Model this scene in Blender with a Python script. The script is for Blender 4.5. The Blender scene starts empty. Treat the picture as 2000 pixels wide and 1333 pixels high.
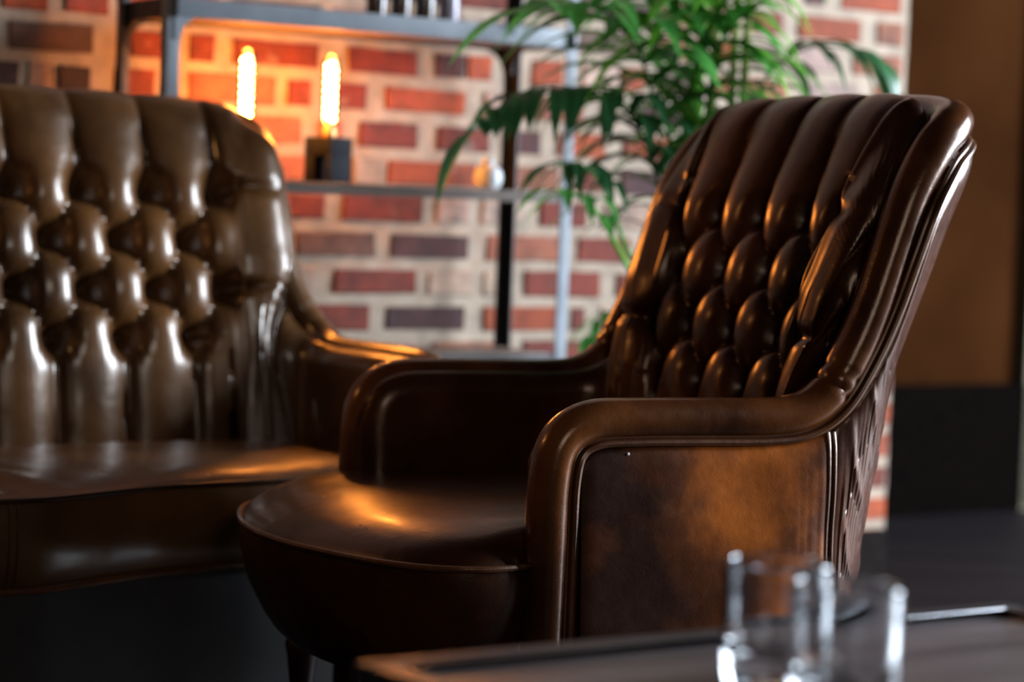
import bpy, bmesh, math, random
import numpy as np
from mathutils import Vector, Matrix, noise as mnoise

random.seed(7)
SC = bpy.context.scene
COL = SC.collection

# ------------------------------------------------------------------ camera
cam_d = bpy.data.cameras.new('camera')
cam_d.lens = 85.0
cam_d.sensor_width = 36.0
cam_d.clip_start = 0.05
cam_d.dof.use_dof = True
cam_d.dof.focus_distance = 3.05
cam_d.dof.aperture_fstop = 2.7
cam = bpy.data.objects.new('camera', cam_d)
COL.objects.link(cam)
_p, _r = math.radians(3.40), math.radians(2.18)
FWD = Vector((0, math.cos(_p), -math.sin(_p)))
R0 = Vector((1, 0, 0))
U0 = R0.cross(FWD)
RT = R0 * math.cos(_r) + U0 * math.sin(_r)
UP = U0 * math.cos(_r) - R0 * math.sin(_r)
cam.matrix_world = Matrix(((RT.x, UP.x, -FWD.x, 0), (RT.y, UP.y, -FWD.y, 0), (RT.z, UP.z, -FWD.z, 0.88), (0, 0, 0, 1)))
SC.camera = cam

# ------------------------------------------------------------------ world, lights, exposure
w = bpy.data.worlds.new('world'); SC.world = w; w.use_nodes = True
w.node_tree.nodes['Background'].inputs[0].default_value = (0.75, 0.85, 1.0, 1)
w.node_tree.nodes['Background'].inputs[1].default_value = 0.012

SC.view_settings.view_transform = 'Standard'
SC.view_settings.look = 'None'
SC.view_settings.exposure = 0.0
SC.view_settings.gamma = 1.0
SC.view_settings.use_curve_mapping = False


def area(name, loc, target, sx, sy, power, color):
    l = bpy.data.lights.new(name, 'AREA'); l.shape = 'RECTANGLE'
    l.size = sx; l.size_y = sy; l.energy = power; l.color = color
    o = bpy.data.objects.new(name, l); COL.objects.link(o)
    o.location = loc
    o.rotation_euler = (Vector(target) - Vector(loc)).to_track_quat('-Z', 'Y').to_euler()
    return o


# daylight through the windows of the right-hand wall, and a more distant one behind the camera
area('window_daylight_right', (5.2, 4.9, 1.9), (0.0, 4.3, 0.8), 2.9, 3.0, 1180, (0.76, 0.87, 1.0))
area('window_daylight_rear', (1.5, -2.4, 2.5), (0.2, 3.4, 0.5), 1.6, 1.4, 36, (1.0, 0.95, 0.88))


# a warm room lamp hanging to the left of the sofa, outside the picture
_pl = bpy.data.lights.new('warm_lamp', 'POINT'); _pl.energy = 10; _pl.color = (1.0, .50, .17); _pl.shadow_soft_size = .07
_po = bpy.data.objects.new('warm_lamp', _pl); COL.objects.link(_po); _po.location = (-1.75, 3.35, 1.55)


# ------------------------------------------------------------------ helpers
def mesh_obj(name, verts, faces, mat, parent=None, smooth=True, mats=None):
    me = bpy.data.meshes.new(name)
    me.from_pydata([tuple(map(float, v)) for v in verts], [], [tuple(f) for f in faces])
    me.update()
    if smooth:
        me.polygons.foreach_set('use_smooth', [True] * len(me.polygons))
    for m in ([mat] if mats is None else mats):
        me.materials.append(m)
    o = bpy.data.objects.new(name, me); COL.objects.link(o)
    if parent: o.parent = parent
    return o


def tag(o, label, cat, group=None):
    o['label'] = label; o['category'] = cat
    if group: o['group'] = group
    return o


def thing(name, label, cat, loc=(0, 0, 0), rz=0.0, group=None):
    o = bpy.data.objects.new(name, None); COL.objects.link(o)
    o.empty_display_size = 0.05
    o.location = loc; o.rotation_euler = (0, 0, rz)
    return tag(o, label, cat, group)


class MB:
    def __init__(s): s.v = []; s.f = []; s.m = []; s.c = []
    def add(s, v, f, mi=0):
        n = len(s.v); s.v += [tuple(map(float, q)) for q in v]
        s.f += [tuple(i + n for i in q) for q in f]; s.m += [mi] * len(f)
    def box(s, c, size, R=None, bev=0.0, mi=0):
        x, y, z = [q / 2 for q in size]
        b = min(bev, x * .9, y * .9, z * .9)
        if b <= 0:
            vs = [(-x, -y, -z), (x, -y, -z), (x, y, -z), (-x, y, -z), (-x, -y, z), (x, -y, z), (x, y, z), (-x, y, z)]
            fs = [(0, 3, 2, 1), (4, 5, 6, 7), (0, 1, 5, 4), (1, 2, 6, 5), (2, 3, 7, 6), (3, 0, 4, 7)]
        else:
            bm = bmesh.new(); bmesh.ops.create_cube(bm, size=1)
            for v in bm.verts: v.co = Vector((v.co.x * 2 * x, v.co.y * 2 * y, v.co.z * 2 * z))
            bmesh.ops.bevel(bm, geom=bm.edges[:], offset=b, segments=2, affect='EDGES', profile=.6)
            vs = [tuple(v.co) for v in bm.verts]; fs = [tuple(v.index for v in f.verts) for f in bm.faces]
            bm.free()
        out = []
        for v in vs:
            q = Vector(v)
            if R is not None: q = R @ q
            out.append(tuple(q + Vector(c)))
        s.add(out, fs, mi)
    def tube(s, pts, r, n=10, closed=False, mi=0, cap=True):
        P = [Vector(p) for p in pts]; N = len(P)
        rr = r if hasattr(r, '__len__') else [r] * N
        T = []
        for i in range(N):
            a = P[(i - 1) % N] if (closed or i > 0) else P[i]
            b = P[(i + 1) % N] if (closed or i < N - 1) else P[i]
            d = b - a
            T.append(d.normalized() if d.length > 1e-9 else Vector((0, 0, 1)))
        ref = Vector((0, 0, 1)) if abs(T[0].z) < .9 else Vector((1, 0, 0))
        u = T[0].cross(ref).normalized(); vs = []
        for i in range(N):
            u = (u - T[i] * u.dot(T[i])).normalized(); v = T[i].cross(u)
            for k in range(n):
                a = 2 * math.pi * k / n
                vs.append(P[i] + (u * math.cos(a) + v * math.sin(a)) * rr[i])
        fs = []
        for i in range(N if closed else N - 1):
            for k in range(n):
                j = (i + 1) % N
                fs.append((i * n + k, i * n + (k + 1) % n, j * n + (k + 1) % n, j * n + k))
        if cap and not closed:
            fs.append(tuple(range(n))[::-1]); fs.append(tuple((N - 1) * n + k for k in range(n)))
        s.add(vs, fs, mi)
    def lathe(s, prof, c=(0, 0, 0), n=32, mi=0):
        c = Vector(c); vs = []
        for (r, z) in prof:
            for k in range(n):
                a = 2 * math.pi * k / n
                vs.append(c + Vector((r * math.cos(a), r * math.sin(a), z)))
        fs = []
        for i in range(len(prof) - 1):
            for k in range(n):
                fs.append((i * n + k, i * n + (k + 1) % n, (i + 1) * n + (k + 1) % n, (i + 1) * n + k))
        if prof[0][0] > 1e-6: fs.append(tuple(range(n))[::-1])
        if prof[-1][0] > 1e-6: fs.append(tuple((len(prof) - 1) * n + k for k in range(n)))
        s.add(vs, fs, mi)
    def build(s, name, mat, parent=None, smooth=True, mats=None):
        o = mesh_obj(name, s.v, s.f, mat, parent, smooth, mats)
        o.data.polygons.foreach_set('material_index', s.m)
        bm = bmesh.new(); bm.from_mesh(o.data)
        bmesh.ops.remove_doubles(bm, verts=bm.verts, dist=1e-6)
        bmesh.ops.recalc_face_normals(bm, faces=bm.faces)
        bm.to_mesh(o.data); bm.free()
        if smooth:
            try: o.data.set_sharp_from_angle(angle=math.radians(40))
            except Exception: pass
        return o


def catmull(pts, n):
    P = [np.array(p, float) for p in pts]
    P = [2 * P[0] - P[1]] + P + [2 * P[-1] - P[-2]]
    out = []
    for i in range(1, len(P) - 2):
        for k in range(n):
            t = k / n
            a, b, c, d = P[i - 1], P[i], P[i + 1], P[i + 2]
            out.append(.5 * ((2 * b) + (-a + c) * t + (2 * a - 5 * b + 4 * c - d) * t * t + (-a + 3 * b - 3 * c + d) * t ** 3))
    out.append(P[-2])
    return np.array(out)


def resample(P, n):
    d = np.r_[0, np.cumsum(np.linalg.norm(np.diff(P, axis=0), axis=1))]
    t = np.linspace(0, d[-1], n)
    return np.stack([np.interp(t, d, P[:, k]) for k in range(P.shape[1])], 1)


def sst(a, b, x):
    t = np.clip((x - a) / (b - a), 0, 1); return t * t * (3 - 2 * t)


# ------------------------------------------------------------------ materials
def newmat(name):
    m = bpy.data.materials.new(name); m.use_nodes = True
    nt = m.node_tree
    return m, nt, nt.nodes['Principled BSDF']


def nd(nt, typ, **kw):
    n = nt.nodes.new(typ)
    for k, v in kw.items():
        if k in n.inputs: n.inputs[k].default_value = v
        else: setattr(n, k, v)
    return n


def ramp(nt, stops):
    r = nt.nodes.new('ShaderNodeValToRGB')
    e = r.color_ramp.elements
    while len(e) < len(stops): e.new(.5)
    for i, (p, c) in enumerate(stops):
        e[i].position = p; e[i].color = (*c, 1)
    return r


def leather(name, dark, mid, light, rough=.3, scale=5.0, seed=0., coat=.35, lo=.35, hi=.68, grain=.06, mott=.2, spec=(1, .60, .38), blob=None, slev=.5):
    m, nt, b = newmat(name); L = nt.links.new
    tc = nd(nt, 'ShaderNodeTexCoord')
    mp = nd(nt, 'ShaderNodeMapping'); mp.inputs['Location'].default_value = (seed, seed * .7, seed * .3)
    L(tc.outputs['Object'], mp.inputs[0])
    n1 = nd(nt, 'ShaderNodeTexNoise', Scale=scale, Detail=5.0, Roughness=.55); L(mp.outputs[0], n1.inputs['Vector'])
    r = ramp(nt, [(lo, dark), ((lo + hi) / 2, mid), (hi, light)])
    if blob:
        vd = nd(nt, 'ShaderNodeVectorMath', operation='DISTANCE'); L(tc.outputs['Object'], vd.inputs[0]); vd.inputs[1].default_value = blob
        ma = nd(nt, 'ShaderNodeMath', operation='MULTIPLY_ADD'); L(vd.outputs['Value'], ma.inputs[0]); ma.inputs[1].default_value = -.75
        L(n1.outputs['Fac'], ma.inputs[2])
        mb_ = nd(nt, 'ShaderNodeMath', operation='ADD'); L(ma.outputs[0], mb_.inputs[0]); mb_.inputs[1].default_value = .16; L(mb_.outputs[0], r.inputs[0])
    else: L(n1.outputs['Fac'], r.inputs[0])
    n2 = nd(nt, 'ShaderNodeTexNoise', Scale=scale * 9, Detail=4.0, Roughness=.6); L(mp.outputs[0], n2.inputs['Vector'])
    mx = nd(nt, 'ShaderNodeMix', data_type='RGBA', blend_type='MULTIPLY'); mx.inputs[0].default_value = mott
    r2 = ramp(nt, [(.3, (.45, .42, .4)), (.65, (1, 1, 1))]); L(n2.outputs['Fac'], r2.inputs[0])
    L(r.outputs[0], mx.inputs[6]); L(r2.outputs[0], mx.inputs[7]); L(mx.outputs[2], b.inputs['Base Color'])
    rr = nd(nt, 'ShaderNodeMapRange'); rr.inputs['To Min'].default_value = rough - .05; rr.inputs['To Max'].default_value = rough + .12
    L(n2.outputs['Fac'], rr.inputs[0]); L(rr.outputs[0], b.inputs['Roughness'])
    b.inputs['Coat Weight'].default_value = coat * .6; b.inputs['Coat Roughness'].default_value = .18
    b.inputs['Specular IOR Level'].default_value = slev
    b.inputs['Specular Tint'].default_value = (*spec, 1)
    v = nd(nt, 'ShaderNodeTexVoronoi', Scale=420.0); L(tc.outputs['Object'], v.inputs['Vector'])
    n3 = nd(nt, 'ShaderNodeTexNoise', Scale=22.0, Detail=3.0); L(mp.outputs[0], n3.inputs['Vector'])
    bp1 = nd(nt, 'ShaderNodeBump', Strength=grain, Distance=.002); L(v.outputs['Distance'], bp1.inputs['Height'])
    bp2 = nd(nt, 'ShaderNodeBump', Strength=.12, Distance=.01); L(n3.outputs['Fac'], bp2.inputs['Height']); L(bp1.outputs[0], bp2.inputs['Normal'])
    L(bp2.outputs[0], b.inputs['Normal'])
    return m


def simple(name, col, rough=.5, metal=0., noise_amt=.3, nscale=30., bump=.0, coat=0., spec=.5):
    m, nt, b = newmat(name); L = nt.links.new
    tc = nd(nt, 'ShaderNodeTexCoord')
    n = nd(nt, 'ShaderNodeTexNoise', Scale=nscale, Detail=4.0); L(tc.outputs['Object'], n.inputs['Vector'])
    r = ramp(nt, [(.3, tuple(c * (1 - noise_amt) for c in col)), (.7, tuple(min(1, c * (1 + noise_amt)) for c in col))])
    L(n.outputs['Fac'], r.inputs[0]); L(r.outputs[0], b.inputs['Base Color'])
    b.inputs['Roughness'].default_value = rough; b.inputs['Metallic'].default_value = metal
    b.inputs['Coat Weight'].default_value = coat
    b.inputs['Specular IOR Level'].default_value = spec
    if bump:
        bp = nd(nt, 'ShaderNodeBump', Strength=bump, Distance=.005); L(n.outputs['Fac'], bp.inputs['Height']); L(bp.outputs[0], b.inputs['Normal'])
    return m


def wood(name, dark, light, rough=.4, axis=0, sc=3.0, coat=.0):
    m, nt, b = newmat(name); L = nt.links.new
    tc = nd(nt, 'ShaderNodeTexCoord'); mp = nd(nt, 'ShaderNodeMapping')
    s = [sc * 9] * 3; s[axis] = sc * .8; mp.inputs['Scale'].default_value = s
    L(tc.outputs['Object'], mp.inputs[0])
    n = nd(nt, 'ShaderNodeTexNoise', Scale=1.0, Detail=6.0, Roughness=.6, Distortion=.6); L(mp.outputs[0], n.inputs['Vector'])
    r = ramp(nt, [(.32, dark), (.7, light)]); L(n.outputs['Fac'], r.inputs[0]); L(r.outputs[0], b.inputs['Base Color'])
    b.inputs['Roughness'].default_value = rough; b.inputs['Coat Weight'].default_value = coat
    bp = nd(nt, 'ShaderNodeBump', Strength=.25, Distance=.003); L(n.outputs['Fac'], bp.inputs['Height']); L(bp.outputs[0], b.inputs['Normal'])
    return m


M = {}
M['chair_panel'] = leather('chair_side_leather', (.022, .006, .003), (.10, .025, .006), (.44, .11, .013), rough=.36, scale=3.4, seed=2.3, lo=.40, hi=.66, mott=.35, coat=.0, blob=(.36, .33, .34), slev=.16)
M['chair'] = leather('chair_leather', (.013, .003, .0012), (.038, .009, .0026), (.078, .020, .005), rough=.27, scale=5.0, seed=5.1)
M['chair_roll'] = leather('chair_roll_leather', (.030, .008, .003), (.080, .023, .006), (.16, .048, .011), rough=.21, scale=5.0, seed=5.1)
M['chair_back'] = leather('chair_back_leather', (.04, .014, .009), (.07, .024, .014), (.10, .036, .02), rough=.27, scale=6.0, seed=8.1)
M['sofa'] = leather('sofa_leather', (.046, .018, .005), (.088, .035, .010), (.125, .051, .014), rough=.30, scale=4.0, seed=1.1, coat=.9, spec=(1, .82, .66))
M['sofa_seat'] = leather('sofa_seat_leather', (.055, .023, .008), (.10, .042, .014), (.15, .062, .02), rough=.34, scale=4.0, seed=4.1, coat=.15)
M['piping'] = leather('piping_leather', (.05, .018, .008), (.09, .03, .012), (.14, .05, .018), rough=.3, scale=8.0, seed=3.0)
M['button'] = leather('button_leather', (.02, .008, .004), (.03, .012, .006), (.04, .016, .008), rough=.3, scale=20.0)
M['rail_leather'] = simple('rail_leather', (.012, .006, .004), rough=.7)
M['legwood'] = wood('leg_wood', (.05, .010, .006), (.13, .028, .014), rough=.5, axis=2, coat=.0)
M['table_wood'] = wood('table_wood', (.045, .035, .036), (.20, .16, .155), rough=.34, axis=0, sc=2.2)
M['table_metal'] = simple('table_dark_metal', (.035, .036, .045), rough=.4, metal=.6)
M['table_strip'] = simple('table_bright_strip', (.62, .62, .64), rough=.25, metal=1.0, noise_amt=.08)
M['steel'] = simple('rack_steel', (.17, .19, .215), rough=.55, metal=.0, noise_amt=.25, nscale=12)
M['steel_dark'] = simple('rack_dark_steel', (.035, .033, .035), rough=.5, metal=.4, noise_amt=.2)
M['shelf_wood'] = wood('shelf_board', (.09, .055, .04), (.22, .15, .11), rough=.5, axis=0)
M['concrete'] = simple('lamp_block', (.005, .006, .012), rough=.7, noise_amt=.3, nscale=60, bump=.1, spec=.25)
M['brass'] = simple('brass', (.75, .42, .16), rough=.3, metal=1.0, noise_amt=.1)
M['ceramic'] = simple('white_ceramic', (.72, .76, .78), rough=.25, noise_amt=.05)
M['pot'] = simple('plant_pot', (.05, .05, .055), rough=.5)
M['soil'] = simple('soil', (.03, .02, .012), rough=.9, bump=.6, nscale=90)
M['bottle'] = simple('brown_bottle', (.045, .02, .012), rough=.15, coat=.5)
M['bottle2'] = simple('lilac_bottle', (.30, .26, .34), rough=.2, coat=.5)
M['fleck'] = simple('white_fleck', (.85, .85, .85), rough=.6)


def leafmat(name, dark, light):
    m, nt, b = newmat(name); L = nt.links.new
    tc = nd(nt, 'ShaderNodeTexCoord')
    n = nd(nt, 'ShaderNodeTexNoise', Scale=7.0, Detail=3.0); L(tc.outputs['Object'], n.inputs['Vector'])
    r = ramp(nt, [(.35, dark), (.65, light)]); L(n.outputs['Fac'], r.inputs[0]); L(r.outputs[0], b.inputs['Base Color'])
    b.inputs['Roughness'].default_value = .35
    tr = nd(nt, 'ShaderNodeBsdfTranslucent'); L(r.outputs[0], tr.inputs[0])
    mx = nd(nt, 'ShaderNodeMixShader'); mx.inputs[0].default_value = .3
    out = nt.nodes['Material Output']
    L(b.outputs[0], mx.inputs[1]); L(tr.outputs[0], mx.inputs[2]); L(mx.outputs[0], out.inputs[0])
    return m


M['leaf_dark'] = leafmat('palm_leaf_dark', (.012, .055, .018), (.035, .13, .045))
M['leaf_mid'] = leafmat('palm_leaf_mid', (.04, .20, .035), (.13, .46, .09))
M['leaf_bright'] = leafmat('palm_leaf_bright', (.08, .32, .02), (.20, .55, .06))
M['cane'] = leafmat('palm_cane', (.20, .26, .06), (.34, .38, .12))


def glassmat():
    m, nt, b = newmat('tumbler_glass')
    b.inputs['Base Color'].default_value = (.97, .985, 1, 1)
    b.inputs['Roughness'].default_value = .015
    b.inputs['Transmission Weight'].default_value = 1.0
    b.inputs['IOR'].default_value = 1.47
    return m


M['glass'] = glassmat()


def bulbglass():
    m = bpy.data.materials.new('bulb_glass'); m.use_nodes = True; nt = m.node_tree; nt.nodes.clear(); L = nt.links.new
    out = nd(nt, 'ShaderNodeOutputMaterial'); t = nd(nt, 'ShaderNodeBsdfTransparent'); t.inputs[0].default_value = (1, .86, .62, 1)
    g = nd(nt, 'ShaderNodeBsdfGlossy', Roughness=.05); f = nd(nt, 'ShaderNodeFresnel', IOR=1.4)
    mx = nd(nt, 'ShaderNodeMixShader'); L(f.outputs[0], mx.inputs[0]); L(t.outputs[0], mx.inputs[1]); L(g.outputs[0], mx.inputs[2]); L(mx.outputs[0], out.inputs[0])
    return m


M['bulb_glass'] = bulbglass()


def emit(name, col, s):
    m = bpy.data.materials.new(name); m.use_nodes = True; nt = m.node_tree; nt.nodes.clear()
    out = nd(nt, 'ShaderNodeOutputMaterial'); e = nd(nt, 'ShaderNodeEmission'); e.inputs[0].default_value = (*col, 1); e.inputs[1].default_value = s
    nt.links.new(e.outputs[0], out.inputs[0]); return m


M['filament'] = emit('filament_glow', (1.0, .36, .07), 260.0)

# ------------------------------------------------------------------ setting
TH = math.radians(34.0)
TV = Vector((math.cos(TH), math.sin(TH), 0)); NV = Vector((math.sin(TH), -math.cos(TH), 0))
WALL0 = Vector((-.16, 5.06, 0))


def WP(t, n, z): return WALL0 + TV * t + NV * n + Vector((0, 0, z))


RW = Matrix.Rotation(TH, 3, 'Z')


def brickmat():
    m, nt, b = newmat('brick'); L = nt.links.new
    a = nd(nt, 'ShaderNodeAttribute'); a.attribute_name = 'brick_colour'
    tc = nd(nt, 'ShaderNodeTexCoord')
    n = nd(nt, 'ShaderNodeTexNoise', Scale=16.0, Detail=6.0, Roughness=.65); L(tc.outputs['Object'], n.inputs['Vector'])
    r = ramp(nt, [(.3, (.45, .42, .42)), (.62, (1.15, 1.1, 1.05))]); L(n.outputs['Fac'], r.inputs[0])
    mx = nd(nt, 'ShaderNodeMix', data_type='RGBA', blend_type='MULTIPLY'); mx.inputs[0].default_value = 1
    L(a.outputs['Color'], mx.inputs[6]); L(r.outputs[0], mx.inputs[7])
    n2 = nd(nt, 'ShaderNodeTexNoise', Scale=9.0, Detail=7.0, Roughness=.7)
    L(tc.outputs['Object'], n2.inputs['Vector'])
    r2 = ramp(nt, [(.60, (0, 0, 0)), (.72, (.75, .75, .75))]); L(n2.outputs['Fac'], r2.inputs[0])
    mx2 = nd(nt, 'ShaderNodeMix', data_type='RGBA'); mx2.inputs[7].default_value = (.36, .29, .24, 1)
    L(r2.outputs[0], mx2.inputs[0]); L(mx.outputs[2], mx2.inputs[6])
    L(mx2.outputs[2], b.inputs['Base Color']); b.inputs['Roughness'].default_value = .85
    bp = nd(nt, 'ShaderNodeBump', Strength=.5, Distance=.006); L(n.outputs['Fac'], bp.inputs['Height']); L(bp.outputs[0], b.inputs['Normal'])
    return m


def build_brick_wall():
    PIT = .0753; Z0 = 1.148
    cols = {'o': (.27, .043, .006), 'r': (.14, .018, .005), 'p': (.055, .013, .012), 'd': (.025, .009, .008), 'w': (.34, .235, .18), 'k': (.26, .080, .040), 'b': (.10, .05, .035)}
    known = {3: [(.967, 1.032, 'p'), (1.076, 1.27, 'o')],
             2: [(.791, .908, 'r'), (.95, 1.146, 'o'), (1.191, 1.28, 'k')],
             1: [(-.98, -.881, 'o'), (-.856, -.759, 'r'), (.709, .777, 'o'), (.937, 1.084, 'w'), (1.12, 1.28, 'k')],
             -8: [(1.13, 1.27, 'o')], -9: [(1.13, 1.27, 'r')], -10: [(1.1, 1.27, 'o')], -11: [(1.1, 1.27, 'r')],
             0: [(-.964, -.789, 'b'), (-.72, -.643, 'r'), (-.595, -.532, 'r'), (-.499, -.299, 'r'), (-.237, -.066, 'r'), (-.028, .05, 'p'), (.05, .118, 'o'), (.214, .302, 'o'), (.347, .45, 'w'), (.45, .52, 'o'), (.70, .78, 'r'), (.804, .93, 'k'), (.97, 1.15, 'w'), (1.19, 1.28, 'k')],
             -1: [(-1.0, -.937, 'd'), (-.927, -.87, 'w'), (-.863, -.792, 'd'), (-.75, -.659, 'r'), (-.593, -.396, 'k'), (-.375, -.312, 'r'), (-.275, -.185, 'r'), (-.147, .054, 'o'), (.095, .16, 'w'), (.2, .36, 'k'), (.40, .447, 'o'), (.49, .66, 'p'), (.70, .80, 'r')],
             -2: [(-.56, -.335, 'k'), (-.30, -.24, 'k'), (-.206, -.059, 'r'), (-.018, .119, 'r'), (.16, .25, 'p'), (.29, .42, 'o'), (.464, .60, 'o')],
             -3: [(-.62, -.44, 'k'), (-.40, -.275, 'k'), (-.216, -.142, 'w'), (-.135, .092, 'o'), (.135, .30, 'k'), (.34, .42, 'r'), (.462, .62, 'p')],
             -4: [(-.45, -.275, 'r'), (-.24, -.04, 'r'), (-.015, .076, 'w'), (.099, .209, 'w'), (.25, .38, 'r'), (.42, .60, 'w')],
             -5: [(-.50, -.38, 'r'), (-.344, -.152, 'b'), (-.122, .077, 'p'), (.116, .307, 'k'), (.35, .50, 'r')],
             -6: [(-.47, -.29, 'w'), (-.255, -.051, 'r'), (-.028, .09, 'w'), (.11, .185, 'w'), (.216, .42, 'r'), (.46, .60, 'r')],
             -7: [(-.36, -.159, 'r'), (-.126, .071, 'p'), (.112, .311, 'o'), (.34, .385, 'r'), (.42, .50, 'w')]}
    X0, X1 = -2.6, 1.28
    v = []; f = []; c = []; mi = []
    # mortar bed: a gently uneven sheet
    nx, nz = 240, 130
    ZT = 2.7
    for j in range(nz + 1):
        for i in range(nx + 1):
            x = X0 + (X1 + .012 - X0) * i / nx; z = ZT * j / nz
            d = .003 * mnoise.noise(Vector((x * 22, z * 22, 1.3)))
            v.append((x, -d, z)); c.append((.60, .52, .45, 1))
    for j in range(nz):
        for i in range(nx):
            a = j * (nx + 1) + i; f.append((a, a + 1, a + nx + 2, a + nx + 1)); mi.append(0)
    # back, sides of the wall body
    n = len(v)
    xe = X1 + .012
    for (x, y, z) in [(X0, 0, 0), (xe, 0, 0), (xe, 0, ZT), (X0, 0, ZT), (X0, .25, 0), (xe, .25, 0), (xe, .25, ZT), (X0, .25, ZT)]:
        v.append((x, y, z)); c.append((.60, .52, .45, 1))
    for q in [(1, 5, 6, 2), (4, 0, 3, 7), (5, 4, 7, 6), (3, 2, 6, 7)]:
        f.append(tuple(n + k for k in q)); mi.append(0)
    rng = random.Random(5)

    def brick(x0, x1, z, col):
        h = .0275 + rng.uniform(-.002, .002); d = .006; b = .004
        n = len(v); k0 = rng.uniform(.75, 1.2)
        cc = tuple(min(1, q * k0 * rng.uniform(.93, 1.07)) for q in col) + (1,)
        jit = lambda: rng.uniform(-.002, .002)
        ring = [(x0, -h), (x1, -h), (x1, h), (x0, h)]
        for (x, zz) in ring: v.append((x + jit(), .004, z + zz + jit())); c.append(cc)
        for (x, zz) in ring:
            v.append((x + (b if x == x0 else -b) + jit(), -d + jit() * .5, z + zz * (1 - b / h) + jit())); c.append(cc)
        for k in range(4):
            f.append((n + k, n + (k + 1) % 4, n + 4 + (k + 1) % 4, n + 4 + k)); mi.append(1)
        f.append((n + 4, n + 5, n + 6, n + 7)); mi.append(1)
    pool = ['o', 'r', 'r', 'p', 'k', 'k', 'w', 'b', 'o']
    for k in range(-15, 0):
        known.setdefault(k, []).append((1.10 if k % 2 else 1.19, 1.291, 'or'[k % 3 == 0]))
    known[-8], known[-9], known[-10], known[-11] = known[-8][-1:], known[-9][-1:], known[-10][-1:], known[-11][-1:]
    for k in range(-15, 21):
        z = Z0 + PIT * k
        if z < .03 or z > ZT - .03: continue
        kn = known.get(k, [])
        for (a, b, q) in kn: brick(a + .002, b - .002, z, cols[q])
        spans = []
        if kn:
            spans = [(X0, kn[0][0] - .035), (kn[-1][1] + .035, X1)]
            spans += [(p[1] + .03, q[0] - .03) for p, q in zip(kn[:-1], kn[1:]) if q[0] - p[1] > .16]
        else: spans = [(X0, X1)]
        for (a, b) in spans:
            x = a - rng.uniform(0, .12) if a == X0 else a
            while x < b - .05:
                L = rng.choice([.2, .2, .2, .095]);
                e = min(x + L, b)
                if b - e < .08: e = b
                if e - max(x, X0) > .03: brick(max(x, X0), e, z, cols[rng.choice(pool)])
                x = e + .028
    me = bpy.data.meshes.new('wall_back'); me.from_pydata(v, [], f); me.update()
    me.polygons.foreach_set('material_index', mi)
    ca = me.color_attributes.new('brick_colour', 'FLOAT_COLOR', 'POINT')
    ca.data.foreach_set('color', np.array(c, 'f').ravel())
    mort = simple('mortar', (.30, .228, .168), rough=.9, noise_amt=.22, nscale=22, bump=.5)
    me.materials.append(mort); me.materials.append(brickmat())
    o = bpy.data.objects.new('wall_back', me); COL.objects.link(o)
    o.location = WALL0; o.rotation_euler = (0, 0, TH); o['kind'] = 'structure'


build_brick_wall()


def struct(name, mb, mat, smooth=False):
    o = mb.build(name, mat, smooth=smooth); o['kind'] = 'structure'; return o


fl = MB()
fl.box((0.5, 3.2, -.05), (9.5, 9.5, .1))
floor_m = wood('floor_boards', (.005, .0035, .0045), (.014, .010, .011), rough=.5, axis=0, sc=1.2, coat=.0)
floor_m.node_tree.nodes['Principled BSDF'].inputs['Specular IOR Level'].default_value = .2
struct('floor', fl, floor_m)
bw = MB()
bw.box(WP(2.65, -.95, 1.35), (3.4, .12, 2.7), R=RW)
M['brown'] = simple('brown_plaster', (.024, .0080, .0026), rough=.95, noise_amt=.3, nscale=2.5, bump=.1, spec=.0)
struct('wall_right', bw, M['brown'])
bb = MB(); bb.box(WP(2.65, -.865, .19), (3.4, .05, .38), R=RW, bev=.008)  # near-black strip added in place of shade low on the brown wall
struct('shade_strip_right', bb, simple('painted_shade', (.0018, .001, .0008), rough=.95, spec=.02))
tr = MB(); tr.box(WP(-.66, .012, .06), (3.88, .024, .12), R=RW, bev=.003)
struct('baseboard_back', tr, simple('black_skirting', (.008, .006, .005), rough=.9, spec=.05))


tr = MB(); tr.box(WP(2.665, -.865, 1.1), (.09, .05, 2.2), R=RW, bev=.004)
struct('trim_1', tr, simple('beige_trim', (.10, .085, .055), rough=.6, spec=.1))


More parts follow.
